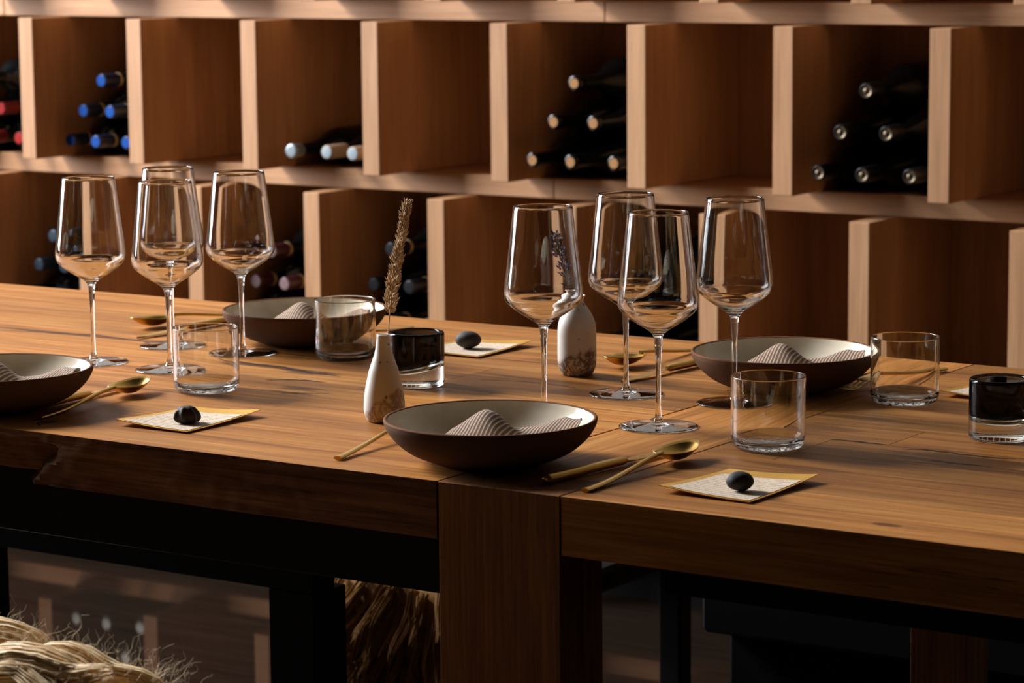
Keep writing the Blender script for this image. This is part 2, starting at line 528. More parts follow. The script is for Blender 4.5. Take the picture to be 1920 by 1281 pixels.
G = 0.00012
ys = [2.13, 2.262, 2.405, 2.545, 2.69, TY1]
for i, (a, b) in enumerate(zip(ys, ys[1:])):
    ends = ([TX0, -2.46, LX0 - .002], [TX0, LX0 - .002], [TX0, -1.72, LX0 - .002], [TX0, -2.2, LX0 - .002], [TX0, LX0 - .002])[i]
    for p, q in zip(ends, ends[1:]):
        plank(p + G, q - G, a + G, b - G)
# right half: narrower staves with visible ends
ys = [TY0, 2.105, 2.225, 2.3445, 2.425, 2.53, 2.64, 2.745, TY1]
ends_r = ([], [-0.6], [-1.195, -0.5], [-1.137, -0.85], [-1.02, -0.4], [-1.10, -0.7], [-0.75], [-1.0])
for (a, b), ee in zip(zip(ys, ys[1:]), ends_r):
    e = [LX1 + .0015] + ee + [TX1]
    for p, q in zip(e, e[1:]):
        plank(p + G, q - G, a + G, b - G)
# live front board of the left half, with a rotten hollow at the far left
NX, NZ = 240, 12
v, f = [], []
x0, x1 = TX0, LX0 - .002


def front_y(x, t):
    n = noise.noise(Vector((x * 9, t * 2, 0.3))) * 0.0022 + noise.noise(Vector((x * 60, t * 5, 2.1))) * 0.0009
    n *= min(1, (x1 - x) / 0.25)
    if t > .9:
        n *= 0.6
    edge = -1.895 + 0.055 * t + noise.noise(Vector((x * 20, t * 3, 5))) * .02
    h = max(0, min(1, (edge - x) / 0.035)) * max(0, min(1, (0.84 - t + noise.noise(Vector((x * 26, 1, 1))) * .16) / 0.16))
    h *= max(0, min(1, (x + 2.35) / .15))
    rough = noise.noise(Vector((x * 45, t * 2.0, 8))) * .006 * max(0, min(1, (-1.80 - x) / .1))
    return TY0 + n + 0.055 * h + rough * (1 if t < .97 else .3)


for i in range(NX + 1):
    u = i / NX
    x = x0 + (x1 - x0) * (1 - (1 - u) ** 1.6)
    v.append((x, 2.13 - G, ZT)); v.append((x, 2.13 - G, ZT - TH))
    for k in range(NZ + 1):
        t = k / NZ
        v.append((x, front_y(x, t), ZT - TH + TH * t))
M_ = NZ + 3
for i in range(NX):
    a, b = i * M_, (i + 1) * M_
    for k in range(M_):
        l = (k + 1) % M_
        f.append((a + k, a + l, b + l, b + k))
f.append(tuple(range(M_))[::-1]); f.append(tuple(NX * M_ + k for k in range(M_)))
lb = link('live_edge_board', sharp(pydata('live_edge_board', v, f), 40), ['oak_top', 'oak_edge_shade'], table)
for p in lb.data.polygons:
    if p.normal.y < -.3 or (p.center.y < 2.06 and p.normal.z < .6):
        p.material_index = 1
# open drying cracks and bark pockets in the boards, filled dark
simple('crack_fill', (0.030, 0.015, 0.008), 0.8, spec=0.1)


def crack(pts, w):
    p = smoothed(pts, 6); n = len(p); v, f = [], []
    for i, (x, y) in enumerate(p):
        t = i / (n - 1); k = w * (math.sin(PI * min(1, max(0, t))) ** .7) * (.6 + .8 * abs(noise.noise(Vector((x * 70, y * 70, 3))))) + .0003
        o = noise.noise(Vector((x * 110, y * 40, 6))) * w * .6
        for z in (ZT - .0002, ZT + .00012):
            v.append((x, y + o - k / 2, z)); v.append((x, y + o + k / 2, z))
    for i in range(n - 1):
        a, b = i * 4, i * 4 + 4
        f += [(a + 2, a + 3, b + 3, b + 2), (a, b, b + 1, a + 1), (a, a + 2, b + 2, b), (a + 1, b + 1, b + 3, a + 3)]
    f += [(0, 1, 3, 2), (4 * n - 4, 4 * n - 2, 4 * n - 1, 4 * n - 3)]
    link('crack', pydata('crack', v, f), 'crack_fill', table)


crack([(-2.041, 2.446), (-1.994, 2.4375), (-1.942, 2.433), (-1.877, 2.4155), (-1.835, 2.412)], .0085)
crack([(-2.45, 2.486), (-2.357, 2.504), (-2.293, 2.519), (-2.209, 2.506), (-2.137, 2.488)], .0040)
crack([(-1.992, 2.5125), (-1.968, 2.512), (-1.9446, 2.5115)], .0040)
crack([(-1.822, 2.288), (-1.807, 2.299), (-1.775, 2.314)], .0035)
crack([(-1.895, 2.352), (-1.861, 2.3675), (-1.825, 2.372)], .0080)
crack([(-1.198, 2.3435), (-1.168, 2.3443), (-1.139, 2.3447)], .0070)
crack([(-1.116, 2.331), (-1.0875, 2.339), (-1.0445, 2.334), (-1.005, 2.338)], .0070)
crack([(-1.07, 2.293), (-1.04, 2.2917), (-1.0084, 2.2926)], .0050)
crack([(-1.690, 2.4715), (-1.642, 2.4828), (-1.586, 2.4819), (-1.551, 2.458)], .0030)
crack([(-1.9233, 2.0300), (-1.9180, 2.018), (-1.9060, 2.010)], .0055)
# cross board and slab legs
link('cross_board', boxmesh('cross_board', LX0, LX1, TY0 + .0705, TY1, ZT - TH, ZT, .0006), 'oak_cross', table)
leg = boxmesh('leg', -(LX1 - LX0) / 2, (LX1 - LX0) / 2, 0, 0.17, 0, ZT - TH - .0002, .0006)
link('leg', boxmesh('leg', -(LX1 - LX0) / 2, (LX1 - LX0) / 2, 0, 0.07, 0, ZT, .0006), 'oak_leg_shade', table, ((LX0 + LX1) / 2, TY0, 0))
link('leg', boxmesh('leg', -.034, .034, 0, .06, 0, ZT - TH - .0002, .0006), 'oak_leg_shade', table, (-1.279, TY1 - .07, 0))
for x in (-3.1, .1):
    link('leg', leg, 'oak_leg_shade', table, (x, TY0 + .05, 0)); link('leg', leg, 'oak_leg_shade', table, (x, TY1 - .22, 0))
# steel underframe between the legs
link('apron', boxmesh('apron', -3.0, LX0 - .004, 2.15, 2.2, CZ - .632, ZT - TH - .001, .001), 'black_steel', table)
link('apron', boxmesh('apron', LX1 + .004, 0.05, 2.15, 2.2, CZ - .60, ZT - TH - .001, .001), 'black_steel', table)
link('lower_rail', boxmesh('lower_rail', -2.375, -1.855, 2.38, 2.42, CZ - .7225, ZT - TH - .001, .001), 'black_steel', table)
link('steel_post', boxmesh('steel_post', -1.9185, -1.855, 2.38, 2.44, 0, CZ - .7226, .001), 'black_steel', table)
link('steel_post', boxmesh('steel_post', -2.47, -2.375, 2.38, 2.44, 0, ZT - TH - .001, .001), 'black_steel', table)

# ------------------------------------------------------------------ plates and napkins
ROT = math.radians(33.6)
pl_out = smoothed([(0.0, 0.0015), (0.039, 0.0015), (0.044, 0.0), (0.052, 0.0026), (0.074, 0.0115), (0.089, 0.0235), (0.0968, 0.0350), (0.0985, 0.0415)], 5)
pl_rim = [(0.0980, 0.0424), (0.0970, 0.0428), (0.0956, 0.0426)]
pl_in = smoothed([(0.0947, 0.0418), (0.0915, 0.0340), (0.083, 0.0235), (0.068, 0.0135), (0.048, 0.0085), (0.02, 0.0072), (0.0, 0.0072)], 5)


def make_plate():
    root = empty('coupe_plate', (0, 0, 0))
    link('bowl_body', fix_normals(lathe('bowl_body', pl_out, 96)), 'clay', root)
    link('rim', lathe('rim', [pl_out[-1]] + pl_rim + [pl_in[0]], 96), 'clay_rim', root)
    link('glaze', lathe('glaze', pl_in, 96), 'glaze', root)
    return root


def plate_z(r):
    for (r0, z0), (r1, z1) in zip(pl_in, pl_in[1:]):
        if r1 <= r <= r0:
            return z0 + (z1 - z0) * (r - r0) / (r1 - r0 + 1e-9)
    return pl_in[0][1]


def napkin_mesh():
    """folded linen napkin: a pulled-up peak and a low tail, cloth doubled at the fold"""
    NU, NV = 60, 26
    v, f, uvs = [], [], []
    for j in range(NV + 1):
        for i in range(NU + 1):
            s, t = i / NU, j / NV
            x = -0.066 + 0.150 * s; y = -0.052 + 0.082 * t
            y += 0.005 * math.sin(s * 9) * (1 - t)
            r = math.hypot(x, y)
            if r > .0855:
                x *= .0855 / r; y *= .0855 / r; r = .0855
            floor_ = plate_z(r) + 0.0012
            xr = x + .18 * y
            w = .021 if xr < -.004 else .0215
            top = .0290 + .0210 * math.exp(-((xr + .004) / w) ** 2) + .0060 * math.exp(-(abs(xr - .060) / .024) ** 2.6) - .016 * max(0, min(1, (-.034 - xr) / .03)) - .010 * max(0, min(1, (xr - .070) / .02))
            rise = math.sin(min(1.0, t / .62) * PI / 2) ** 1.2 * (1 if t < .62 else math.cos((t - .62) / .38 * PI / 2) ** .8)
            z = floor_ + max(0, top - .0085) * (0.06 + .94 * rise)
            z += 0.0006 * math.sin(x * 210 + y * 160) * rise + .0012 * noise.noise(Vector((x * 60, y * 60, 2)))
            z = max(z, floor_)
            v.append((x, y, z)); uvs.append((s * 1.12 - t * .34 + .012 * math.sin(s * 7 + t * 3), t))
    for j in range(NV):
        for i in range(NU):
            a = j * (NU + 1) + i
            f.append((a, a + 1, a + NU + 2, a + NU + 1))
    n = len(v)
    v2 = [(x, y, z - .0009) for x, y, z in v]
    f2 = [tuple(n + k for k in q[::-1]) for q in f]
    rim = [i for i in range(NU + 1)] + [j * (NU + 1) + NU for j in range(1, NV + 1)] + [NV * (NU + 1) + i for i in range(NU - 1, -1, -1)] + [j * (NU + 1) for j in range(NV - 1, 0, -1)]
    f3 = [(rim[k], n + rim[k], n + rim[(k + 1) % len(rim)], rim[(k + 1) % len(rim)]) for k in range(len(rim))]
    me = bpy.data.meshes.new('napkin'); me.from_pydata(v + v2, [], f + f2 + f3); me.update()
    ul = me.uv_layers.new(name='UVMap'); allu = uvs + uvs
    for p in me.polygons:
        p.use_smooth = True
        for li in p.loop_indices:
            ul.data[li].uv = allu[me.loops[li].vertex_index]
    return me


PLATES = [(-1.410, 2.078, 'brown stoneware coupe plate with white glaze at the near edge, in mid picture', 'in mid picture on the near side'),
          (-1.374, 2.580, 'brown stoneware coupe plate behind the rightmost wine glass on the far side', 'on the right far side of the table'),
          (-2.026, 2.594, 'brown stoneware coupe plate on the far left side, behind the smoked votive', 'on the far left side of the table'),
          (-2.018, 2.067, 'brown stoneware coupe plate cut by the left edge of the picture', 'cut by the left picture edge')]
plate0 = make_plate(); plate0['category'] = 'plate'
nap0 = link('napkin', napkin_mesh(), 'striped_linen'); nap0['category'] = 'napkin'
for i, (x, y, lab, wh) in enumerate(PLATES):
    p = plate0 if i == 0 else copy_tree(plate0)
    place(p, (x, y, ZT), 0.7 * i, lab, 'coupe plates set on the table')
    n = nap0 if i == 0 else copy_tree(nap0)
    place(n, (x, y, ZT), ROT + (0, .05, -.04, .03)[i], 'brown and cream striped napkin in the plate ' + wh, 'striped napkins in the plates')

# ------------------------------------------------------------------ wine glasses
bo = smoothed([(.0036, .0800), (.0038, .0850), (.0048, .0900), (.0078, .0945), (.0140, .0988), (.0225, .1040), (.0305, .1098), (.0368, .1155), (.0393, .1205), (.0398, .1260), (.0392, .1330), (.0372, .1480), (.0348, .1680), (.0322, .1900), (.0297, .2120)], 6)
bi_pts = [(.0289, .2120), (.0314, .1900), (.0340, .1680), (.0364, .1480), (.0383, .1330), (.0388, .1262), (.0383, .1212), (.0360, .1168), (.0298, .1112), (.0218, .1056), (.0135, .1008), (.0065, .0978), (.0, .0970)]
bi = smoothed(bi_pts, 6)
bi[-1] = (0.0, bi[-1][1])
bowl_prof = bo + [(.0294, .2125), (.0291, .2125)] + bi
stem_prof = smoothed([(.0036, .0090), (.0030, .0150), (.0026, .0260), (.0026, .0500), (.0029, .0680), (.0036, .0800)], 5)
foot_prof = [(0.0, .0004), (.030, .0004)] + [(.0372, .0002), (.0388, .0004), (.0393, .0010), (.0388, .0016), (.0375, .0018)] + smoothed([(.030, .0021), (.018, .0028), (.009, .0038), (.0050, .0055), (.0036, .0090)], 4)


def make_wine_glass():
    root = empty('wine_glass', (0, 0, 0))
    link('bowl', lathe('bowl', bowl_prof, 96), 'clear_glass', root)
    link('stem', lathe('stem', stem_prof, 96), 'clear_glass', root)
    link('foot', lathe('foot', foot_prof, 96), 'clear_glass', root)
    return root


WG = [(-1.3725, 2.3165, 'tall clear wine glass standing nearest of the right four, pale outline on its foot'),
      (-1.5043, 2.3140, 'tall clear wine glass leftmost of the right four, in front of the lavender vase'),
      (-1.5011, 2.4671, 'tall clear wine glass at the back of the right four, beside the far spoon'),
      (-1.3757, 2.4755, 'tall clear wine glass rightmost of all, in front of the right far plate'),
      (-2.1424, 2.3501, 'tall clear wine glass leftmost of all, its foot partly behind the cut plate'),
      (-2.1486, 2.4954, 'tall clear wine glass at the back of the left four, overlapped by another glass'),
      (-2.0311, 2.3534, 'tall clear wine glass nearest of the left four, stem behind the left near tumbler'),
      (-2.0377, 2.4905, 'tall clear wine glass rightmost of the left four, in front of the far left plate')]
wg0 = make_wine_glass(); wg0['category'] = 'wine glass'
wgs = []
for i, (x, y, lab) in enumerate(WG):
    g = wg0 if i == 0 else copy_tree(wg0)
    place(g, (x, y, ZT), random.uniform(0, 6), lab, 'wine glasses on the table'); wgs.append(g)
wgs[0].rotation_euler = (0, 0, 0)
pts = []
for a, rr in ((0, 7), (35, 9), (80, 6), (110, 8), (150, 7.5), (190, 9), (230, 6), (270, 8), (320, 9)):
    pts.append((-0.021 + math.cos(math.radians(a)) * rr * .001, -.016 + math.sin(math.radians(a)) * rr * .0011, .0031))
ev, ef = sweep(pts + pts[:1], [.00035] * (len(pts) + 1), 5)
link('foot_outline', pydata('foot_outline', ev, ef), 'pale_outline', wgs[0])  # thin pale closed outline lying on the foot

# ------------------------------------------------------------------ tumblers
tr = .03525; th_ = .0692
t_out = smoothed([(0.0, .0012), (.022, .0009), (.0270, .0004), (.0315, .0018), (.0343, .0060), (tr, .0120)], 5) + [(tr, .0300), (tr, .0500), (tr, .0640), (tr, th_ - .0012), (tr, th_ - .0004), (tr - .0003, th_), (tr - .0007, th_), (tr - .0010, th_ - .0004), (tr - .0010, th_ - .0012), (tr - .0010, .0640)]
t_in = [(tr - .0010, .0500), (tr - .0010, .0300)] + smoothed([(tr - .0011, .0150), (tr - .0014, .0120), (.0315, .0082), (.0275, .0060), (.020, .0052), (.010, .0056), (.004, .0049), (0.0, .0051)], 5)
t_in[-1] = (0.0, t_in[-1][1])


def dimple(p):
    r = math.hypot(p.x, p.y)
    if p.z < .0075 and r < .0300:
        p.z += 0.00045 * noise.noise(Vector((p.x * 300, p.y * 300, 4)))
    return p


TB = [(-1.2274, 2.2740, 'clear straight sided tumbler nearest the front, above the right place card'),
      (-1.2275, 2.5680, 'clear straight sided tumbler right of the right far plate, in front of a fork'),
      (-1.9007, 2.2611, 'clear straight sided tumbler on the left near side, behind the left place card'),
      (-1.9095, 2.5190, 'clear straight sided tumbler in front of the far left plate')]
tb_me = lathe('tumbler', t_out + t_in, 96, dimple)
for i, (x, y, lab) in enumerate(TB):
    o = link('tumbler', tb_me, 'clear_glass', None, (x, y, ZT), random.uniform(0, 6))
    tag(o, lab, 'tumbler', 'clear tumblers on the table')

# ------------------------------------------------------------------ smoked votive glasses
vr, vh = .0304, .0585


def make_votive(tilt):
    root = empty('votive_glass', (0, 0, 0))

    def cut(p):
        k = max(0.0, min(1.0, (0.045 - p.z) / 0.02)) * max(0, min(1, p.z / .016))
        q = p.copy(); q.z += tilt * (p.x * .83 + p.y * .55) * k
        return q
    base = smoothed([(0.0, .0012), (.024, .0010), (.0285, .0006), (.0300, .0022), (vr, .0060), (vr, .0120), (vr, .0225)], 5) + smoothed([(vr - .0001, .0230), (.0270, .0195), (.020, .0165), (.010, .0150), (0.0, .0148)], 4)
    base[-1] = (0.0, base[-1][1])
    link('clear_base', lathe('clear_base', base, 72, cut), 'votive_glass', root)
    cup = smoothed([(0.0, .0153), (.010, .0155), (.020, .0170), (.0270, .0200), (vr - .0002, .0236)], 4) + [(vr, .0245), (vr, .0300), (vr, .045), (vr, vh - .0035), (vr, vh - .002), (vr - .0008, vh - .0004), (vr - .002, vh), (vr - .0032, vh - .0004), (vr - .0040, vh - .002), (vr - .0041, vh - .0035)] + [(vr - .0043, .045), (vr - .0045, .034)] + smoothed([(vr - .0050, .0300), (.0215, .0255), (.012, .0235), (0.0, .0230)], 4)
    cup[0] = (0.0, cup[0][1]); cup[-1] = (0.0, cup[-1][1])
    link('smoked_cup', lathe('smoked_cup', cup, 72, cut), 'smoke_glass', root)
    return root


v1 = make_votive(0.2); v1.location = (-1.7285, 2.4065, ZT)
tag(v1, 'smoked black and clear glass votive behind the small speckled vase', 'votive', 'smoked votives')
v2 = make_votive(0.0); v2.location = (-1.0605, 2.4300, ZT)
tag(v2, 'smoked black and clear glass votive at the right edge of the picture', 'votive', 'smoked votives')

# ------------------------------------------------------------------ vases with a grass plume and a lavender sprig
k1 = 1 / 1875
v1p = [(0.0, .0012), (.014, .0010), (.0160, 0.0), (.0175, .0012)] + smoothed([(.0188, .0040), (.0205, .0100), (.0206, .0180), (.0192, .0310), (.0170, .0420), (.0146, .0520), (.0115, .0610), (.0086, .0700), (.0072, .0790), (.0067, .0850)], 5) + [(.0066, .0872), (.0061, .0878), (.0056, .0872)] + smoothed([(.0055, .085), (.0060, .072), (.0100, .055), (.0140, .036), (.0170, .018), (.014, .006), (0.0, .005)], 4)
v1p[-1] = (0.0, v1p[-1][1])
vase1 = empty('bud_vase', (-1.6258, 2.2075, ZT))
tag(vase1, 'small white cone shaped bud vase with brown specks left of the near plate', 'vase')
link('vase_body', lathe('vase_body', v1p, 64), 'bisque_speckled', vase1)
v2p = [(0.0, .0012), (.013, .0010), (.0150, 0.0), (.0170, .0012)] + smoothed([(.0188, .0045), (.0207, .0105), (.0214, .0190), (.0213, .0400), (.0212, .0490), (.0203, .0570), (.0178, .0645), (.0140, .0715), (.0100, .0770), (.0078, .0805), (.0074, .0830), (.0082, .0858), (.0096, .0880)], 5) + [(.0094, .0886), (.0086, .0884)] + smoothed([(.0074, .0860), (.0062, .082), (.0070, .079), (.0160, .066), (.0195, .05), (.0195, .02), (.014, .006), (0.0, .005)], 4)
v2p[-1] = (0.0, v2p[-1][1])
vase2 = empty('bud_vase', (-1.6169, 2.5540, ZT))
tag(vase2, 'small white bottle shaped vase with brown marbled foot, behind a wine glass', 'vase')
link('vase_body', lathe('vase_body', v2p, 64), 'bisque_marbled', vase2)

RV = Vector((math.cos(ROT), math.sin(ROT), 0))          # to the right along the room, as the stems lean


def spike(bag, p, d, ln, r):
    d = Vector(d).normalized(); s = d.orthogonal().normalized(); w = d.cross(s)
    m = Vector(p) + d * ln * .45
    vs = [Vector(p)] + [m + (s * math.cos(a) + w * math.sin(a)) * r for a in (0, 2.09, 4.19)] + [Vector(p) + d * ln]
    bag.add(vs, [(0, 2, 1), (0, 3, 2), (0, 1, 3), (1, 2, 4), (2, 3, 4), (3, 1, 4)])


gr = empty('dried_grass', (-1.6258, 2.2075, ZT)); tag(gr, 'dried tan grass plume leaning right out of the speckled cone vase', 'dried grass')
path = smoothed([Vector((0, 0, .006)), Vector((0, 0, .06)) + RV * .003, Vector((0, 0, .10)) + RV * .006, Vector((0, 0, .14)) + RV * .0105, Vector((0, 0, .18)) + RV * .0185, Vector((0, 0, .222)) + RV * .0265], 8)
path = [Vector(p) for p in path]
sv, sf = sweep(path, [.00075 - .0004 * i / len(path) for i in range(len(path))], 6, up=Vector((1, 0, 0)))
link('stem', pydata('stem', sv, sf, True), 'grass_stem', gr)
bag = Bag(); rnd = random.Random(3)
for i in range(900):
    t = rnd.random() ** .9
    z = .108 + .112 * t
    k = min(range(len(path)), key=lambda q: abs(path[q].z - z)); p = path[k]
    wid = (.0056 * (1 - .62 * t) * (.75 + .45 * abs(math.sin(t * 15 + .6)))) * (1 if t > .05 else .5)
    a = rnd.uniform(0, 2 * PI); rr = wid * rnd.random() ** .6
    q = Vector((p.x + math.cos(a) * rr, p.y + math.sin(a) * rr, z))
    spike(bag, q, (math.cos(a) * .8 + .2 * RV.x, math.sin(a) * .8 + .2 * RV.y, 1.0), rnd.uniform(.0042, .0075), rnd.uniform(.0007, .0012))
o = link('seed_head', bag.mesh('seed_head', False), 'grass_seed', gr); o['kind'] = 'stuff'

lv = empty('lavender_sprig', (-1.6169, 2.5540, ZT)); tag(lv, 'dark purple lavender sprig in the marbled bottle vase', 'lavender')
path = [Vector(p) for p in smoothed([Vector((0, 0, .008)) + RV * .004, Vector((0, 0, .085)) - RV * .0015, Vector((0, 0, .105)) - RV * .006, Vector((0, 0, .130)) - RV * .0135, Vector((0, 0, .150)) - RV * .0215], 8)]
sv, sf = sweep(path, [.0007] * len(path), 6, up=Vector((1, 0, 0)))
link('stem', pydata('stem', sv, sf, True), 'lavender_stem', lv)
for (z, n, w, pet) in ((.099, 34, .0085, 0), (.1095, 36, .0095, 1), (.1215, 40, .0115, 5), (.1325, 50, .0120, 3), (.1430, 56, .0105, 0), (.1510, 36, .0070, 1)):
    p = min(path, key=lambda q: abs(q.z - z)); bag = Bag()
    if z > .15:
        p = p + Vector((0, 0, .001))
    for i in range(n):
        a = rnd.uniform(0, 2 * PI); up = rnd.uniform(.4, 2.0)
        st = p + Vector((math.cos(a), math.sin(a), 0)) * w * rnd.uniform(.1, .55) + Vector((0, 0, rnd.uniform(-.0055, .005)))
        spike(bag, st, (math.cos(a), math.sin(a), up), rnd.uniform(.0055, .009), rnd.uniform(.0011, .0018))
    wh = link('flower_whorl', bag.mesh('flower_whorl', False), 'lavender_bud', lv)
    for i in range(pet):
        a = rnd.uniform(0, 2 * PI); b2 = Bag()
        for d in (-.5, 0, .5):
            spike(b2, p + Vector((math.cos(a), math.sin(a), 0)) * w * .75, (math.cos(a + d), math.sin(a + d), .4), .006, .0011)
        link('petal', b2.mesh('petal', False), 'lavender_petal', wh)

# ------------------------------------------------------------------ cutlery (local: butt at the origin, business end along +y, lying on z = 0)


def make_spoon():
    root = empty('spoon', (0, 0, 0))
    n = 15; pts, rad = [], []
    for i in range(n):
        t = i / (n - 1)
        pts.append((0, .138 * t, .0021 + .0105 * math.sin(min(1, t * 1.08) * PI / 2) ** 2 * (t ** .8)))
        rad.append((.0042 - .0020 * min(1, t * 1.3), .0019 + .0002 * t))
    v, f = sweep(pts, rad, 10); link('handle', sharp(pydata('handle', v, f), 50), 'brass', root)
    # bowl: a hollow egg-shaped shell
    NU, NV, v, f = 28, 9, [], []
    zc = .0122
    for side in (0, 1):
        for j in range(NV + 1):
            s = j / NV
            for i in range(NU):
                a = 2 * PI * i / NU
                ly = math.sin(a); lx = math.cos(a)
                w = .0175 * (1 - .16 * ly) if True else 0
                x = lx * w * s; y = .168 + ly * .0325 * s
                z = zc - (1 - s * s) * (.0105 - .0011 * side) - (0.0 if side else .0008 * s) + .0028 * s * s * max(0, ly) - .0012 * side * 0
                v.append((x, y, z + (.0010 if side else 0) * (1 - s)))
    ring = NU * (NV + 1)
    for side in (0, 1):
        for j in range(NV):
            for i in range(NU):
                l = (i + 1) % NU; o = side * ring
                f.append((o + j * NU + i, o + j * NU + l, o + (j + 1) * NU + l, o + (j + 1) * NU + i))
    for i in range(NU):
        l = (i + 1) % NU; f.append((NV * NU + i, NV * NU + l, ring + NV * NU + l, ring + NV * NU + i))
    zmin = min(q[2] for q in v)
    v = [(x, y, z - min(0, zmin)) for x, y, z in v]
    link('spoon_bowl', pydata('spoon_bowl', v, f, True), 'brass', root)
    return root


def make_knife():
    root = empty('table_knife', (0, 0, 0))
    pts = [(0, y, .0048) for y in (0, .0015, .004, .03, .06, .09, .112, .117)]
    rad = [(.0036, .0030), (.0048, .0042), (.0052, .0047), (.0052, .0046), (.0050, .0044), (.0048, .0042), (.0046, .0040), (.0030, .0026)]
    v, f = sweep(pts, rad, 12); link('handle', sharp(pydata('handle', v, f), 60), 'brass', root)
    out = [(-.0022, .114), (-.0030, .121), (-.0068, .130), (-.0075, .150), (-.0070, .175), (-.0050, .192), (.0005, .2035), (.0040, .198), (.0050, .175), (.0050, .140), (.0042, .122), (.0022, .114)]
    m = len(out); v, f = [], []
    for z, w in ((.0030, .6), (.0042, 1.0), (.0052, .6)):
        for (x, y) in out:
            v.append((x * w if w < 1 else x, y, z))
    for a in (0, 1):
        for i in range(m):
            l = (i + 1) % m; f.append((a * m + i, a * m + l, (a + 1) * m + l, (a + 1) * m + i))
    f.append(tuple(range(m))[::-1]); f.append(tuple(2 * m + i for i in range(m)))
    v = [(x, y, z - (y - .114) * .028) for x, y, z in v]
    link('blade', pydata('blade', v, f), 'brass', root)
    return root


def make_fork():
    root = empty('fork', (0, 0, 0))
    pts, rad = [], []
    for i in range(13):
        t = i / 12
        pts.append((0, .128 * t, .0021 + .011 * t ** 1.6)); rad.append((.0042 - .0021 * min(1, t * 1.3), .0018))
    v, f = sweep(pts, rad, 10); link('handle', sharp(pydata('handle', v, f), 50), 'brass', root)
    out = [(-.0022, .126, .0130), (-.0080, .140, .0110), (-.0105, .152, .0070), (.0105, .152, .0070), (.0080, .140, .0110), (.0022, .126, .0130)]
    v = [(x, y, z) for x, y, z in out] + [(x, y, z + .0014) for x, y, z in out]
    f = [(5, 4, 3, 2, 1, 0)[::1], (6, 7, 8, 9, 10, 11)] + [(i, (i + 1) % 6, 6 + (i + 1) % 6, 6 + i) for i in range(6)]
    link('fork_head', pydata('fork_head', v, f), 'brass', root)
    for x in (-.0090, -.0030, .0030, .0090):
        tv, tf = sweep([(x, .151, .0078), (x, .165, .0035), (x * 1.02, .180, .0022), (x * 1.02, .196, .0050)], [(.0014, .0008), (.0013, .0008), (.0011, .0007), (.0005, .0004)], 6)
        link('tine', pydata('tine', tv, tf), 'brass', root)
    return root


def aim(o, butt, tip):
    d = Vector((tip[0] - butt[0], tip[1] - butt[1], 0))
    o.location = (butt[0], butt[1], ZT + .0003); o.rotation_euler = (0, 0, math.atan2(d.y, d.x) - PI / 2)


def lay(maker, cat, group, items):
    src = None
    for butt, tip, lab in items:
        o = maker() if src is None else copy_tree(src)
        src = src or o
        o['category'] = cat; o['group'] = group; o['label'] = lab; aim(o, butt, tip)


lay(make_spoon, 'spoon', 'brass spoons on the table', [
    ((-1.2613, 2.0040), (-1.2670, 2.2030), 'brass spoon between the mid-picture near plate and the right place card'),
    ((-1.9314, 2.0347), (-1.9600, 2.2330), 'brass spoon right of the plate cut by the left edge'),
    ((-1.5850, 2.7950), (-1.6040, 2.5970), 'dark looking brass spoon lying left of the right far plate'),
    ((-2.2350, 2.7700), (-2.2830, 2.5760), 'dark looking brass spoon lying left of the far left plate')])
lay(make_knife, 'knife', 'brass knives on the table', [
    ((-1.3092, 2.0141), (-1.2880, 2.2140), 'brass knife with round handle right of the mid-picture near plate'),
    ((-1.9700, 2.0446), (-1.9830, 2.2440), 'brass knife with round handle right of the plate cut by the left edge'),
    ((-1.5280, 2.7300), (-1.5430, 2.5320), 'brass knife lying blade forward beside the right far plate, next to its spoon'),
    ((-2.2130, 2.7200), (-2.2230, 2.5200), 'brass knife lying blade forward beside the far left plate, next to its spoon')])
lay(make_fork, 'fork', 'brass forks on the table', [
    ((-1.5374, 2.0133), (-1.5710, 2.2050), 'brass fork left of the mid-picture near plate, its head hidden'),
    ((-1.2800, 2.7800), (-1.3150, 2.5880), 'brass fork seen through the tumbler beside the right far plate'),
    ((-1.9850, 2.7550), (-1.9900, 2.5650), 'brass fork seen through the tumbler in front of the far left plate')])

# ------------------------------------------------------------------ place cards and pebbles


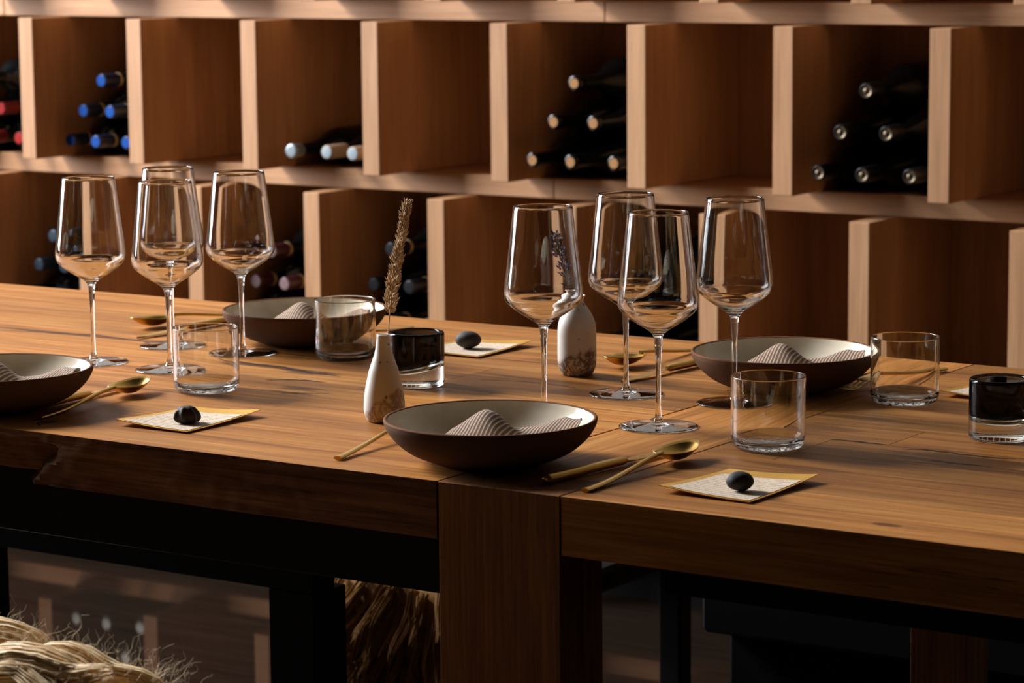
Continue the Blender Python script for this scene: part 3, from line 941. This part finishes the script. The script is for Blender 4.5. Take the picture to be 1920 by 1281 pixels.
def make_card():
    root = empty('menu_tray', (0, 0, 0))
    NX_, NY_ = 12, 16; v, f = [], []

    def zc(x, y):
        return .0016 + .0055 * max(0, (x * .8 + y * .6) / .075) ** 2.2 * (1 if (x + y) > 0 else 0) + .0050 * max(0, (-x * .8 - y * .6) / .075) ** 2.2
    for t in (0, 1):
        for j in range(NY_ + 1):
            for i in range(NX_ + 1):
                x = -.046 + .092 * i / NX_; y = -.058 + .116 * j / NY_
                v.append((x, y, zc(x, y) + .0007 * t))
    n = (NX_ + 1) * (NY_ + 1)
    for t in (0, 1):
        for j in range(NY_):
            for i in range(NX_):
                a = t * n + j * (NX_ + 1) + i; q = (a, a + 1, a + NX_ + 2, a + NX_ + 1)
                f.append(q if t else q[::-1])
    rim = [i for i in range(NX_ + 1)] + [j * (NX_ + 1) + NX_ for j in range(1, NY_ + 1)] + [NY_ * (NX_ + 1) + i for i in range(NX_ - 1, -1, -1)] + [j * (NX_ + 1) for j in range(NY_ - 1, 0, -1)]
    for k in range(len(rim)):
        a, b = rim[k], rim[(k + 1) % len(rim)]; f.append((a, b, n + b, n + a))
    link('brass_sheet', pydata('brass_sheet', v, f), 'brass_sheet', root)
    v, f = [], []
    for t in (0, 1):
        for j in range(NY_ + 1):
            for i in range(NX_ + 1):
                x = -.0370 + .0805 * i / NX_; y = -.0550 + .0885 * j / NY_
                v.append((x, y, zc(x, y) + .0008 + .0004 * t))
    for t in (0, 1):
        for j in range(NY_):
            for i in range(NX_):
                a = t * n + j * (NX_ + 1) + i; q = (a, a + 1, a + NX_ + 2, a + NX_ + 1)
                f.append(q if t else q[::-1])
    for k in range(len(rim)):
        a, b = rim[k], rim[(k + 1) % len(rim)]; f.append((a, b, n + b, n + a))
    o = link('paper_sheet', pydata('paper_sheet', v, f), 'written_paper', root); o['label'] = 'cream paper with small handwritten lines'
    return root


CARDS = [(-1.1590, 2.0945, -.045, 'brass tray with a cream handwritten card, rightmost on the near side'),
         (-1.7960, 2.1075, .0, 'brass tray with a cream handwritten card on the left near side'),
         (-1.8240, 2.6530, .01, 'brass tray with a cream handwritten card right behind the smoked votive'),
         (-1.1650, 2.6780, -.03, 'brass tray with a cream card at the right edge, behind the votive')]
c0 = None
for x, y, rz, lab in CARDS:
    o = make_card() if c0 is None else copy_tree(c0)
    c0 = c0 or o; o['category'] = 'card tray'; place(o, (x, y, ZT), rz, lab, 'card trays on the table')


def pebble(name, mat, loc, rx, ry, rz_, rot, seed, flute, lab):
    bm = bmesh.new(); bmesh.ops.create_icosphere(bm, subdivisions=4, radius=1)
    for v in bm.verts:
        p = v.co.normalized(); a = math.atan2(p.y, p.x)
        k = 1 + .05 * noise.noise(p * 1.4 + Vector((seed, 0, 0))) + .012 * noise.noise(p * 9 + Vector((seed, 3, 0)))
        if flute:
            k *= 1 + .10 * math.cos(a * 7 + 1.5 * p.z) * (1 - abs(p.z) ** 3) + .05 * noise.noise(p * 3)
            if p.z < -.55:
                p.z = -.55 + (p.z + .55) * .35
        v.co = Vector((p.x * rx, p.y * ry, p.z * rz_)) * k
    lo = min(v.co.z for v in bm.verts)
    for v in bm.verts:
        v.co.z -= lo
    me = bpy.data.meshes.new(name); bm.to_mesh(me); bm.free()
    o = link(name, me, mat, None, loc, rot, True); tag(o, lab, 'pebble' if not flute else 'nut'); return o


cz = ZT + .0029
pebble('pebble', 'stone_dark', (-1.1435, 2.0680, cz), .0118, .0105, .0086, ROT, 2, False, 'smooth dark grey oval pebble on the rightmost near card')
pebble('dark_nut', 'nut_shell', (-1.7790, 2.0850, cz), .0126, .0112, .0100, ROT, 5, True, 'dark brown ridged nut on the left near card')
pebble('pebble', 'stone_brown', (-1.8215, 2.6400, cz), .0152, .0125, .0100, ROT, 8, False, 'dark brown textured pebble on the card behind the smoked votive')
pebble('pebble', 'stone_dark', (-1.1660, 2.6600, cz), .0126, .0110, .0090, ROT, 12, False, 'dark pebble half hidden behind the votive at the right edge')

# ------------------------------------------------------------------ wine bottles (local: axis along +y, mouth at y = 0)


def turned(name, prof, seg=28):
    me = lathe(name, [(r, y) for y, r in prof], seg)
    me.transform(Matrix.Rotation(-PI / 2, 4, 'X')); return fix_normals(me)


def make_bottle(D, L, foil, end, band=None, burgundy=True, label=False, foil_len=.055, lip='flat'):
    root = empty('wine_bottle', (0, 0, 0)); R = D / 2; nr = .0140
    if burgundy:
        body = [(.030, nr - .0006), (.075, nr + .0004), (.100, nr + .004), (.125, R * .62), (.150, R * .86), (.172, R * .97), (.190, R), (L - .008, R), (L - .002, R - .004), (L, R - .010), (L - .015, R * .45), (L - .018, 0)]
    else:
        body = [(.030, nr - .0006), (.080, nr + .0004), (.092, nr + .003), (.104, R * .70), (.116, R * .92), (.128, R), (.150, R), (L - .008, R), (L - .002, R - .004), (L, R - .010), (L - .015, R * .45), (L - .018, 0)]
    body = smoothed(body, 3); body[-1] = (body[-1][0], 0.0)
    body = [(min(max(0, y), L), min(max(0, r), R)) for y, r in body]
    link('bottle_glass', turned('bottle_glass', body), 'bottle_glass', root)
    if foil:
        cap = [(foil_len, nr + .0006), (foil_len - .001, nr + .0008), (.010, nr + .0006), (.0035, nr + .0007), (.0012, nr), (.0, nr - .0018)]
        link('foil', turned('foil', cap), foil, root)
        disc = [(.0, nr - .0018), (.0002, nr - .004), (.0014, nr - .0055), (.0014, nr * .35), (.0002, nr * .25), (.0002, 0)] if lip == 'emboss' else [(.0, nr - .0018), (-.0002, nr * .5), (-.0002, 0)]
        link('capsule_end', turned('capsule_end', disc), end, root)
    else:
        ring = [(.034, nr - .0004), (.020, nr - .0002), (.010, nr + .0010), (.003, nr + .0012), (.0, nr - .0004), (.0002, nr - .0040)]
        link('lip', turned('lip', ring), 'bottle_glass', root)
        link('cork', turned('cork', [(.0002, nr - .0040), (.0001, nr * .3), (.0001, 0)]), end, root)
    if band:
        link('band', turned('band', [(foil_len + .006, nr + .0004), (foil_len + .006, nr + .0013), (foil_len, nr + .0013), (foil_len - .0005, nr + .0006)]), band, root)
    if label:
        link('paper_label', turned('paper_label', [(.200, R + .0003), (.2001, R + .0006), (L - .02, R + .0006), (L - .0201, R + .0003)]), 'label_paper', root)
    root['category'] = 'wine bottle'
    return root


zs = lambda r: zl[r] + T            # upper face of shelf r (0 = lowest)


def pyramid(x_in, D, sp, row, proto, ytip, label, group, first=.0015):
    h = math.sqrt(D * D - sp * sp / 4) + .0004
    xs = [x_in + first + D / 2 + sp * i for i in range(3)]
    spots = [(xs[0], 0, 'bottom left'), (xs[1], 0, 'bottom middle'), (xs[2], 0, 'bottom right'), ((xs[0] + xs[1]) / 2, 1, 'middle row left'), ((xs[1] + xs[2]) / 2, 1, 'middle row right'), (xs[1], 2, 'topmost')]
    out = []
    for i, (x, lv_, pos) in enumerate(spots):
        o = proto if i == 0 else copy_tree(proto)
        place(o, (x, ytip[i], zs(row) + D / 2 + h * lv_ + .0003), 0, label + ', ' + pos + ' of six', group)
        out.append(o)
    return out


A = lambda k: A0 + PX * k + T
B = lambda k: B0 + PX * k + T
LB = .312
pyramid(A(0), .078, .082, 2, make_bottle(.078, .272, 'foil_blue', 'foil_blue_end', 'gold_band', False, foil_len=.052), [YB + d for d in (.067, .060, .068, .068, .064, .084)],
        'blue capped bottle in the upper left cubby', 'blue capped bottles in the left cubby')
pyramid(A(4), .0885, .0915, 2, make_bottle(.0885, LB, None, 'cork'), [YB + d for d in (.016, .012, .024, .023, .023, .027)],
        'black bottle with cork end, middle cubby', 'cork ended bottles in the middle cubby')
pyramid(A(6), .0885, .0915, 2, make_bottle(.0885, LB, 'foil_black', 'foil_gold_end', lip='emboss'), [YB + d for d in (.013, .010, .018, .012, .014, .024)],
        'bottle with embossed dark capsule, right cubby', 'embossed capsule bottles in the right cubby')
pyramid(A(-1), .078, .082, 2, make_bottle(.078, .258, 'foil_red', 'foil_red_end', None, False, foil_len=.05), [YB + d for d in (.06, .05, .062, .06, .05, .012)],
        'red capped bottle at the left picture edge', 'red capped bottles at the left edge')
# three loose bottles in the third cubby
b1 = make_bottle(.080, .30, None, 'tin_end', None, True); place(b1, (-3.6045, YB + .028, zs(2) + .0404), .04, 'dark bottle with a silver screw cap, leftmost of the three loose ones'); b1['category'] = 'wine bottle'
for ch in b1.children:
    if ch.name.startswith('lip'):
        ch.data = ch.data.copy(); ch.data.materials[0] = MATS['tin_end']
b2 = make_bottle(.080, .30, 'foil_cream', 'tin_end', None, True, foil_len=.062); place(b2, (-3.5198, YB + .040, zs(2) + .0404), .0, 'dark bottle with a cream neck sleeve, middle of the three loose ones')
b3 = make_bottle(.080, .30, 'foil_cream', 'tin_end', None, False, True, foil_len=.03); place(b3, (-3.447, YB + .022, zs(2) + .0412), 0, 'dark bottle with a silver end and pale label, rightmost of the three loose ones'); b3.location.x = -3.4390
for b in (b1, b2, b3):
    b['group'] = 'loose bottles in the third cubby'
# lower row of cubbies, half hidden by the table
pyramid(B(-1), .078, .082, 1, make_bottle(.078, .272, 'foil_navy', 'foil_navy', None, False, foil_len=.06), [YB + d for d in (.07, .06, .07, .075, .07, .08)],
        'navy capped bottle in the lower left cubby', 'navy capped bottles in the lower left cubby')
pyramid(B(1), .078, .082, 1, make_bottle(.078, .272, 'foil_wine', 'foil_wine_end', 'gold_band', False, foil_len=.05), [YB + d for d in (.07, .06, .07, .075, .07, .08)],
        'wine red capped bottle, low cubby behind a glass', 'wine red capped bottles in a low cubby')
pyramid(B(2), .0885, .0915, 1, make_bottle(.0885, .298, 'foil_black', 'foil_black', 'gold_band', True), [YB + d for d in (.05, .05, .06, .06, .06, .06)],
        'black capped bottle, low cubby behind the plume', 'black capped bottles behind the plume')
pyramid(B(4), .0885, .0915, 1, make_bottle(.0885, .298, 'foil_black', 'foil_black', None, True), [YB + d for d in (.05, .04, .05, .05, .05, .06)],
        'black bottle, low cubby behind the right wine glasses', 'black bottles in the dark low cubby')
pyramid(A(0), .0885, .0915, 0, make_bottle(.0885, LB, 'foil_black', 'tin_end', None, True), [YB + d for d in (.03, .03, .04, .03, .04, .04)],
        'silver ended bottle, bottom cubby mirrored in floor', 'silver ended bottles in the bottom cubby')

# ------------------------------------------------------------------ chairs with sheepskins


def make_chair(label):
    """plain black wooden chair: local front faces +y, backrest at y = 0"""
    root = empty('dining_chair', (0, 0, 0)); tag(root, label, 'chair')
    link('seat', boxmesh('seat', -.22, .22, -.02, .42, .43, .465, .006), 'black_wood', root)
    for x in (-.20, .20):
        link('leg', boxmesh('leg', x - .018, x + .018, .38, .416, 0, .43, .003), 'black_wood', root)
        link('leg', boxmesh('leg', x - .018, x + .018, -.018, .018, 0, .74, .003), 'black_wood', root)
    link('backrest', boxmesh('backrest', -.182, .182, -.012, .012, .60, .745, .005), 'black_wood', root)
    return root


def wool(bag, p, d, n, ln, rnd_, r0, curl, sag=None, ph=None, fr=None):
    """one hair or thin strand of wool as a three sided tube"""
    d = Vector(d).normalized(); s = d.orthogonal().normalized(); w = d.cross(s)
    pts, rad = [], []
    ph = rnd_.uniform(0, 6.3) if ph is None else ph; fr = rnd_.uniform(3, 8) if fr is None else fr; sag = rnd_.uniform(.2, .9) if sag is None else sag
    for i in range(n):
        t = i / (n - 1)
        c = curl * t
        pts.append(Vector(p) + d * ln * t + (s * math.cos(ph + fr * t) + w * math.sin(ph + fr * t)) * c - Vector((0, 0, 1)) * sag * ln * .5 * t * t)
        rad.append(r0 * (1 - .7 * t))
    v, f = sweep(pts, rad, 3, False); bag.add(v, f)


def lock(bag, p, d, n, ln, rnd_, width, strands, curl, sag):
    """a lock: many strands that share one curl and taper together"""
    d = Vector(d).normalized(); s = d.orthogonal().normalized(); w = d.cross(s)
    ph = rnd_.uniform(0, 6.3); fr = rnd_.uniform(2.5, 5.5)
    for k in range(strands):
        a = rnd_.uniform(0, 6.3); r = width * math.sqrt(rnd_.random())
        wool(bag, Vector(p) + (s * math.cos(a) + w * math.sin(a)) * r, d + (s * math.cos(a) + w * math.sin(a)) * -.6 * r / ln, n, ln * rnd_.uniform(.85, 1.1), rnd_, width * .13, curl, sag, ph + rnd_.uniform(-.15, .15), fr)


near = make_chair('black chair nearest the camera at lower left, under the pale sheepskin')
near.location = (-1.620, 1.500, 0)
NCX, NCY = -1.620, 1.500
# sheepskin draped over the chair back
v, f = [], []
NU, NV = 48, 40


def skin_pt(s, t, lift=0.0):
    x = -.30 + .60 * s
    L = (t - .5) * .5                        # along the drape, 0 at the top of the back
    rr = .034
    if abs(L) < rr * PI / 2:
        a = L / rr; y = math.sin(a) * rr; z = .756 + math.cos(a) * rr - rr * .15
    else:
        sg = 1 if L > 0 else -1
        y = sg * (rr + .02 * (abs(L) - rr * PI / 2)); z = .756 - rr * .15 - (abs(L) - rr * PI / 2)
    lump = abs(noise.noise(Vector((x * 9, L * 6, 1.3)))) * .024 + noise.noise(Vector((x * 24, L * 16, 4))) * .009
    k = max(0, 1 - abs(L) / .12)
    z += lump * .8 * k + .014 * k * math.exp(-((x + .01) / .10) ** 2) - max(0, x - .12) * .10 * k
    y += (lump + .012) * (1 if L >= 0 else -1) * (1 - k)
    return Vector((x + lump * .3, y, z))


for side in (0, 1):
    for j in range(NV + 1):
        for i in range(NU + 1):
            p = skin_pt(i / NU, j / NV)
            v.append(p if side else p)
fleece = empty('sheepskin', (NCX, NCY, 0)); tag(fleece, 'pale curly sheepskin over the near chair at the lower left corner', 'sheepskin')
n = (NU + 1) * (NV + 1)
v = v[:n]
for j in range(NV):
    for i in range(NU):
        a = j * (NU + 1) + i; f.append((a, a + 1, a + NU + 2, a + NU + 1))
me = pydata('hide', v, f, True)
sk = link('hide', me, 'fleece_skin', fleece); md = sk.modifiers.new('thickness', 'SOLIDIFY'); md.thickness = .008; md.offset = 0
bag = Bag(); rn = random.Random(11)


def outward(s, t):
    p = skin_pt(s, t); q = skin_pt(s + .01, t); r = skin_pt(s, t + .01)
    nn = (q - p).cross(r - p)
    nn = nn.normalized() if nn.length > 1e-9 else Vector((0, 0, 1))
    if (nn.z < 0 and abs(t - .5) < .1) or (abs(t - .5) >= .1 and nn.y * (t - .5) < 0):
        nn = -nn
    return p, nn


# rolled locks lying over the top of the back, each a bundle of fine strands that winds round its own core
for k in range(46):
    s0 = (k % 23 + rn.uniform(.1, .9)) / 23; t0 = .5 + rn.uniform(-.17, .17)
    ang = 2.2 * noise.noise(Vector((s0 * 5, t0 * 9, 3))) + (PI if rn.random() < .2 else 0)
    ds, dt = math.cos(ang) * .16, math.sin(ang) * .10
    cr = rn.uniform(.011, .019); core = []
    for i in range(11):
        u = i / 10 - .4
        ss = s0 + ds * u + .02 * math.sin(u * 5 + k); tt = t0 + dt * u + .04 * u * u
        p, nn = outward(min(1, max(0, ss)), min(.98, max(.02, tt)))
        core.append((p + nn * (cr * .95 + .004 + .012 * max(0, abs(u - .1) - .35)), nn))
    tw = rn.uniform(-1.4, 1.4)
    for j in range(150):
        a0 = rn.uniform(0, 2 * PI); r = cr * (rn.random() ** .35); i0 = rn.randint(0, 2); i1 = rn.randint(8, 10)
        pts = []
        for i in range(i0, i1 + 1):
            c, nn = core[i]
            tg = (core[min(i + 1, 10)][0] - core[max(i - 1, 0)][0]).normalized(); sd = tg.cross(nn).normalized(); up = sd.cross(tg)
            a = a0 + tw * (i / 10); q = r * math.sin(min(1, (i + 1.2) / 4) * PI / 2) * (1 - .55 * max(0, i - 7) / 3)
            pts.append(c + sd * (math.cos(a) * q) + up * (math.sin(a) * q * .85) + Vector((rn.uniform(-1, 1), rn.uniform(-1, 1), rn.uniform(-1, 1))) * .0007)
        bag.add(*sweep(pts, [.00085 * (1 - .75 * abs(2 * i / (len(pts) - 1) - 1) ** 3) for i in range(len(pts))], 3, False))
for i in range(2600):
    p, nn = outward(rn.random(), .5 + rn.uniform(-.2, .2))
    wool(bag, p + nn * rn.uniform(.012, .03), nn + Vector((rn.uniform(-1, 1), rn.uniform(-.7, .7), rn.uniform(-.1, .9))), 7, rn.uniform(.010, .030), rn, .00013, rn.uniform(.003, .007), .2)
o = link('wool', bag.mesh('wool'), 'fleece_wool', fleece); o['kind'] = 'stuff'

bench_blocker = empty('bench_blocker', (-1.15, 3.25, 0)); tag(bench_blocker, 'long black blocker added to keep the right half under the table dark', 'bench_blocker')  # added black seat and panels, shaped to keep the view under the table dark
link('seat', boxmesh('seat', -.60, .95, -.19, .19, .44, .50, .006), 'black_wood', bench_blocker)
link('front_panel', boxmesh('front_panel', -.58, .93, -.15, -.12, .05, .44, .004), 'black_wood', bench_blocker)
for x in (-.57, .90):
    link('side_panel', boxmesh('side_panel', x, x + .03, -.12, .17, 0, .44, .004), 'black_wood', bench_blocker)
far = empty('stool', (-2.125, 3.25, 0)); tag(far, 'black backless stool on the far side of the table, under the tan sheepskin', 'stool')
link('seat', boxmesh('seat', -.135, .135, -.21, .21, .43, .465, .006), 'black_wood', far)
for x in (-.115, .115):
    for y in (-.19, .19):
        link('leg', boxmesh('leg', x - .018, x + .018, y - .018, y + .018, 0, .43, .003), 'black_wood', far)
# sheepskin hanging over the front of the far seat
fl2 = empty('sheepskin', (-2.125, 3.0, 0)); tag(fl2, 'shadowed tan sheepskin hanging under the table left of the slab leg', 'sheepskin')


def far_pt(s, t):
    x = -.125 + .25 * s; L = t * .62
    if L < .2:
        y = .20 - L; z = .482
    else:
        y = -.02 - .05 * (L - .2); z = .482 - (L - .2)
    lump = abs(noise.noise(Vector((x * 10, L * 7, 7)))) * .02
    return Vector((x, y - lump - (.02 if L > .2 else 0), z + (lump + .01 if L < .2 else 0)))


v, f = [], []; NU, NV = 30, 30
for j in range(NV + 1):
    for i in range(NU + 1):
        v.append(far_pt(i / NU, j / NV))
for j in range(NV):
    for i in range(NU):
        a = j * (NU + 1) + i; f.append((a, a + 1, a + NU + 2, a + NU + 1))
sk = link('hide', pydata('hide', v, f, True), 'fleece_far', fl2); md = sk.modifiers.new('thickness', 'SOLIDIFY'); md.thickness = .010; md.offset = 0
bag = Bag()
for i in range(520):
    s, t = rn.random(), rn.random(); p = far_pt(s, t)
    a = noise.noise(Vector((p.x * 7, p.z * 5, 2))) * 1.5
    lock(bag, p + Vector((0, -.008, .004)), (math.sin(a), -.30 - .2 * rn.random(), -1.0 if t > .33 else .35), 7, rn.uniform(.05, .10), rn, rn.uniform(.005, .010), 13, rn.uniform(.004, .010), .2)
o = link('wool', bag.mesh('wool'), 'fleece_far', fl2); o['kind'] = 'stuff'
